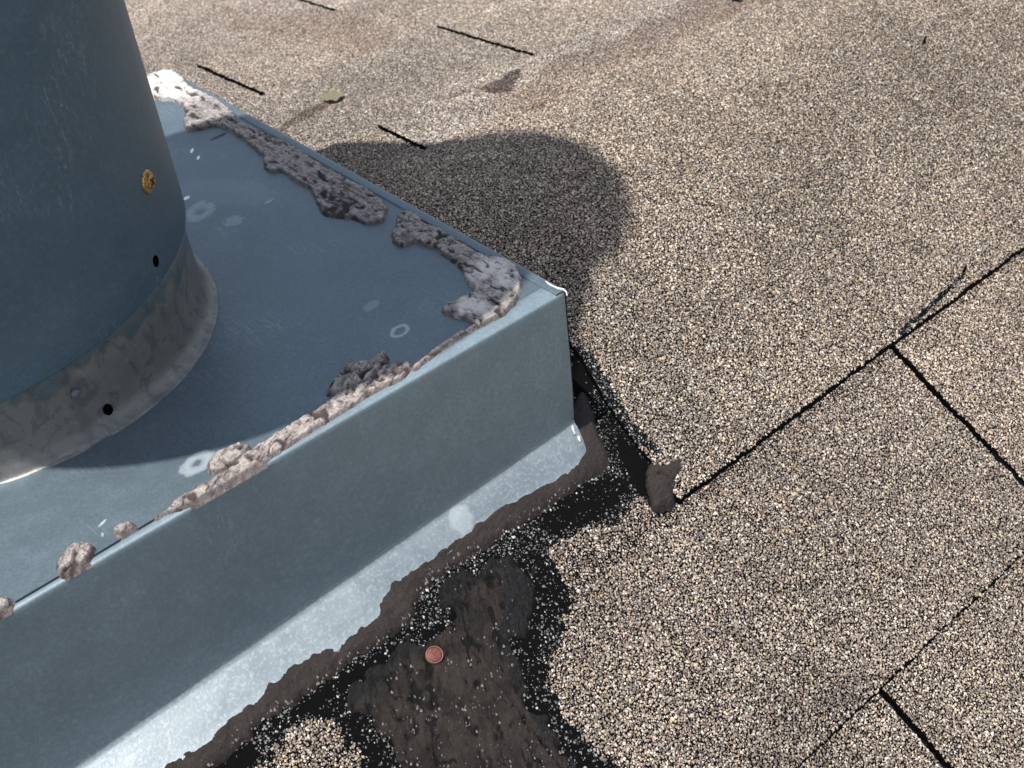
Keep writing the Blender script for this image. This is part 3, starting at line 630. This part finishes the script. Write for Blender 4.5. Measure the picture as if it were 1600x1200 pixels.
# collar soldered to the top round the pipe
PC = (-.2395, .1936); CR = .1150
def jog(r, z, a): return z + 0 * a
prof = [(CR - .001, .075), (CR, .075), (CR, .030), (CR + .0004, .018), (CR + .0008, .009), (CR + .0018, .0050), (CR + .0032, .0026), (CR + .0048, .0010), (CR + .0062, .0003), (CR + .0072, -.0001), (CR + .0072, -.0012)]
a = np.linspace(0, 2 * np.pi, 220, endpoint=False); V = []
seam = math.atan2(*(px([(118, 640)], level=.02)[0][:2] - np.array(PC))[::-1])
for r, z in prof:
    da = (a - seam + np.pi) % (2 * np.pi) - np.pi
    jr = .0016 * np.clip((.0 - da) / .012 + .5, 0, 1) * np.clip((da + .9) / .3, 0, 1) + .0016 * np.exp(-(da / .016) ** 2) - .0010 * np.exp(-((da - .035) / .012) ** 2)
    dent = .0010 * fbm(a * 3, a * 0 + z * 20, 12, 3)
    rr = r + (jr if z > .002 else 0) + dent * (z > .001); V.append(np.stack([PC[0] + rr * np.cos(a), PC[1] + rr * np.sin(a), z + 0 * a + (.0006 * fbm(a * 9, a * 0, 4, 2) if z < .006 else 0)], 1))
col_o = mk('collar', np.concatenate(V), grid_faces(len(prof), 220, True)[:, ::-1], M['collar'], fl, smooth=True); col_o['label'] = 'stained brown collar ring under the lower edge of the pipe'
def frame_at(p, r):                                    # outward normal on the cylinder
    n_ = np.array([p[0] - PC[0], p[1] - PC[1], 0]); n_ /= np.linalg.norm(n_); t_ = np.array([-n_[1], n_[0], 0]); return n_, t_
def hit_cyl(q, r):
    v = np.array([q[0] - 800, q[1] - 600, F]) @ R; w_ = O[:2] - np.array(PC); A_ = v[0] ** 2 + v[1] ** 2; B_ = 2 * (v[:2] @ w_); C_ = w_ @ w_ - r * r
    return O + (-B_ - math.sqrt(B_ * B_ - 4 * A_ * C_)) / (2 * A_) * v
def dome(q, r, rad, h, tall=1.0, rim=False, prof=None):
    p = hit_cyl(q, r); n_, t_ = frame_at(p, r); V = []; prof = prof or [(1.0, -.0008), (1.0, 0), (.85, .5), (.5, .9), (0.02, 1.)]; m = 28
    for k, (pr, ph) in enumerate(prof):
        for j in range(m):
            a_ = 2 * np.pi * j / m; V.append(p + t_ * rad * pr * math.cos(a_) + np.array([0, 0, 1]) * rad * tall * pr * math.sin(a_) + n_ * (ph * h if ph > 0 else ph))
    return np.array(V), [tuple(f) for f in grid_faces(len(prof), m, True)]
V, Fc = dome((118, 616), CR + .0015, .0024, .0012); mk('solder_spot', V, Fc, M['solder'], col_o, smooth=True)
V, Fc = dome((169, 640), CR + .0012, .0022, .0006, 1.3, prof=[(1.05, -.0005), (1.0, 1), (.8, 1.), (.7, .1), (.02, .1)]); mk('rivet_hole', V, Fc, M['void'], col_o, smooth=True)

# ------------------------------------------------------------------ vent pipe
vp = empty('vent_pipe', (PC[0], PC[1], .04)); tag(vp, 'wide blue grey round metal pipe with a brass screw, rising at top left', 'vent pipe')
PR = .1188
def zlow(aa): return .0405 + .105 * np.clip(PC[0] + PR * np.cos(aa) + .262, -.05, .14)
V = []; a = np.linspace(0, 2 * np.pi, 240, endpoint=False)
for k, (r, kind) in enumerate([(PR - .0012, 0), (PR - .0012, 0.0), (PR - .0002, .0), (PR, .0006), (PR, .02), (PR, .05), (PR, .12), (PR, .22)]):
    z = zlow(a) + kind if k else zlow(a) + .05
    if kind == .22: z = np.full_like(a, .43)
    V.append(np.stack([PC[0] + r * np.cos(a), PC[1] + r * np.sin(a), z + 0 * a], 1))
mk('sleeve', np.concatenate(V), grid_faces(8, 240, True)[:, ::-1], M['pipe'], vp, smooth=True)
# cap above the photograph's top edge; it throws the wide round-ended shadow
V, Fc = lathe([(.118, .418), (.168, .418), (.168, .426), (.168, .640), (.166, .650), (.122, .950), (.080, 1.22), (.076, 1.36), (.066, 1.385), (.002, 1.392)], PC, 96)
V[:, 1] -= .014 + .040 * np.clip((V[:, 2] - .5) / .9, 0, 1); V[:, 0] -= .046 * np.clip((V[:, 2] - .5) / .9, 0, 1)                # the cowl leans a little
mk('rain_cap', V, Fc, M['pipe'], vp, smooth=False)
# screw: washer, domed hex head with cross recess
V, Fc = dome((230, 284), PR, .0056, .0011, 1.0, prof=[(1.0, -.0006), (1.0, .35), (.93, .9), (.80, 1.), (.02, 1.)])
sc = mk('screw', V, Fc, M['brass'], vp, smooth=False); sc['label'] = 'brass coloured hex screw with a round washer'
p = hit_cyl((230, 284), PR); n_, t_ = frame_at(p, PR); up = np.array([0, 0, 1.]); m = 6; V = []
for (rr, hh) in [(.0036, .0006), (.0036, .0021), (.0031, .0026), (.0002, .0027)]:
    for j in range(m): a_ = 2 * np.pi * (j + .35) / m; V.append(p + t_ * rr * math.cos(a_) + up * rr * math.sin(a_) + n_ * hh)
mk('hex_head', V, [tuple(f) for f in grid_faces(4, 6, True)], M['brass'], sc)
mb = MB()
for an in (.55, .55 + math.pi / 2):
    d1 = t_ * math.cos(an) + up * math.sin(an); d2 = -t_ * math.sin(an) + up * math.cos(an); c8 = []
    for s1 in (-1, 1):
        for s2 in (-1, 1):
            for s3 in (0, 1): c8.append(p + d1 * .0022 * s1 + d2 * .00045 * s2 + n_ * (.00255 + .0003 * s3))
    mb.add(c8, [(0, 1, 3, 2), (4, 6, 7, 5), (0, 4, 5, 1), (2, 3, 7, 6), (1, 5, 7, 3), (0, 2, 6, 4)])
mb.build('drive_slot', NT('screw_recess').set(Base_Color=(.05, .03, .015), Metallic=.5, Roughness=.6), sc)
V, Fc = dome((243.5, 408), PR, .0024, .00012, 1.25, prof=[(1.0, -.0003), (1.0, 1), (.02, 1.)]); o = mk('screw_hole', V, Fc, M['void'], vp); o['label'] = 'small empty black screw hole below the brass screw'

# ------------------------------------------------------------------ small things
# red disc: a nail head with raised rim
q = NC.copy(); ny_, nz_ = Hn(q[1]); n_ = np.array([0, float(ny_), float(nz_)]); t1 = np.array([1., 0, 0]); t2 = np.cross(n_, t1)
q = q + n_ * .0036; rt = empty('nail_head', tuple(q)); tag(rt, 'small round copper red nail head with a raised rim on the dark sealant smear', 'nail head')
def disc(prof, m=48):
    V = []
    for rr, hh in prof:
        for j in range(m): a_ = 2 * np.pi * j / m; V.append(q + t1 * rr * math.cos(a_) + t2 * rr * math.sin(a_) + n_ * hh)
    return V, [tuple(f) for f in grid_faces(len(prof), m, True)]
V, Fc = disc([(.0040, -.0018), (.0040, .0), (.0030, .0001), (.0016, .00025), (.0001, .0003)]); mk('disc', V, Fc, M['rust'], rt, smooth=True)
V, Fc = disc([(.0045, -.0020), (.0045, .0002), (.0043, .00045), (.0040, .0004), (.0039, .0)]); mk('rim', V, Fc, M['rust_rim'], rt, smooth=True)

def strand(name, pts, r, mat, parent=None, level=None, lift=.001, taper=.4, m=7):
    P = px(pts, level=level) if level is not None else px(pts); P = P.copy(); P[:, 2] += lift; V = []; n = len(P)
    for i in range(n):
        d = P[min(i + 1, n - 1)] - P[max(i - 1, 0)]; d /= np.linalg.norm(d); s = np.cross(d, (0, 0, 1)); s /= np.linalg.norm(s); u_ = np.cross(s, d); rr = r * (1 - (1 - taper) * abs(2 * i / (n - 1) - 1) ** 3) * (1 + .25 * math.sin(i * 2.3))
        for j in range(m): a_ = 2 * np.pi * j / m; V.append(P[i] + s * rr * math.cos(a_) + u_ * rr * math.sin(a_))
    Fc = [tuple(f) for f in grid_faces(n, m, True)] + [tuple(range(m)), tuple((n - 1) * m + j for j in range(m))[::-1]]
    return mk(name, V, Fc, mat, parent, smooth=True)
# leaf with stalk beyond the box
lp = px([(522, 160)])[0]; lf = empty('fallen_leaf', (float(lp[0]), float(lp[1]), float(lp[2] + T))); tag(lf, 'small olive brown dry leaf lying flat on the shingles beyond the back box edge', 'leaf')
Pl = px(smoothpoly([(503, 164), (508, 155), (520, 151), (532, 153), (540, 157), (535, 163), (524, 168), (512, 167)], 2)); cen = Pl.mean(0); V = []
for k in (1.0, .66, .33, .02):
    for i, p_ in enumerate(Pl): e_ = cen + (p_ - cen) * k; V.append(e_ + np.array([0, 0, T + .0007 + .0005 * k * k + .0008 * math.sin(i * 1.1) * k]))
mk('blade', V, [tuple(f) for f in grid_faces(4, len(Pl), True)], M['leaf'], lf, smooth=True)
# white caulk at the corner tip
o = strand('caulk_strip', [(852, 440), (858, 445), (866, 449), (873, 452), (880, 453), (885, 457), (886, 463)], .0006, M['white'], level=.0005, lift=.0004)
tag(o, 'tiny white caulk sliver on the pointed right corner of the box top', 'caulk')
o = strand('caulk_strip', [(893, 672), (894, 682), (897, 692), (900, 699)], .0008, M['white'], lift=.010); tag(o, 'tiny white caulk smear at the right end of the bright flange', 'caulk')
o = strand('paint_chip', [(903, 694), (905, 699), (908, 706)], .0009, M['white'], lift=.0075); tag(o, 'small white chip stuck on the brown sealant lump at the box corner', 'paint chip')
o = strand('bark_chip', [(1440, 80), (1443, 75), (1444, 70), (1446, 66)], .0010, M['void'], lift=T + .001, taper=.3, m=5); tag(o, 'tiny black chip lying alone on the shingles at upper right', 'debris')
o = strand('bark_chip', [(1502, 437), (1506, 430), (1507, 424)], .0009, M['void'], lift=T + .001, taper=.3, m=5); tag(o, 'tiny black chip just above the long dark shingle edge at right', 'debris')
# loose pale granules scattered on the sealant smear: uncountable grit
n = 900; P0_ = px(np.stack([rng.uniform(560, 900, n), rng.uniform(860, 1230, n)], 1)); SP = px([(700, 900), (830, 868), (888, 940), (842, 1010), (860, 1120), (930, 1210), (660, 1240), (600, 1160), (565, 1112), (640, 1000), (712, 950)])[:, :2]
s_ = sdf(P0_[:, 0], P0_[:, 1], SP); dn = np.hypot(P0_[:, 0] - NC[0], P0_[:, 1] - NC[1])
clump = fbm(P0_[:, 0] * 90, P0_[:, 1] * 90, 44, 3); P0_ = P0_[(s_ > 0) & (dn > .007) & (clump > -.10)]; V = []; Fc = []
for i, p_ in enumerate(P0_):
    r = rng.choice([.0003, .0004, .0005, .0008]); a0 = rng.uniform(0, 6.28); b = len(V)
    for j in range(5): a_ = a0 + j * 1.2566; V.append(p_ + np.array([r * rng.uniform(.7, 1.2) * math.cos(a_), r * rng.uniform(.7, 1.2) * math.sin(a_), .0016]))
    V.append(p_ + np.array([0, 0, .0030 + r * .6])); Fc += [(b + j, b + (j + 1) % 5, b + 5) for j in range(5)]
BP = px([(285, 1232), (330, 1192), (380, 1148), (425, 1108), (470, 1090), (512, 1056), (548, 1022), (592, 1002), (632, 975), (646, 950), (656, 917), (690, 892), (722, 867), (762, 842), (802, 817), (850, 787), (892, 760), (925, 728), (945, 700)], up=.002)
for k in range(150):
    u_ = rng.uniform(0, len(BP) - 1.001); i_ = int(u_); p_ = BP[i_] + (BP[i_ + 1] - BP[i_]) * (u_ - i_) + np.array([rng.normal(0, .0012) - .0006, abs(rng.normal(0, .0016)) - .0006, 0]); p_[2] = Hs(p_[1]) + .0012
    r = rng.choice([.0003, .0004, .0006, .0008]); a0 = rng.uniform(0, 6.28); b = len(V)
    for j in range(5): a_ = a0 + j * 1.2566; V.append(p_ + np.array([r * rng.uniform(.7, 1.2) * math.cos(a_), r * rng.uniform(.7, 1.2) * math.sin(a_), .0002]))
    V.append(p_ + np.array([0, 0, .0016 + r * .5])); Fc += [(b + j, b + (j + 1) % 5, b + 5) for j in range(5)]
tag(mk('loose_grit', V, Fc, NT('pale_grit').set(Base_Color=(.27, .245, .215), Roughness=.8)), 'loose pale grit stuck on the dark sealant smear and along the sealant bead', 'grit', kind='stuff')
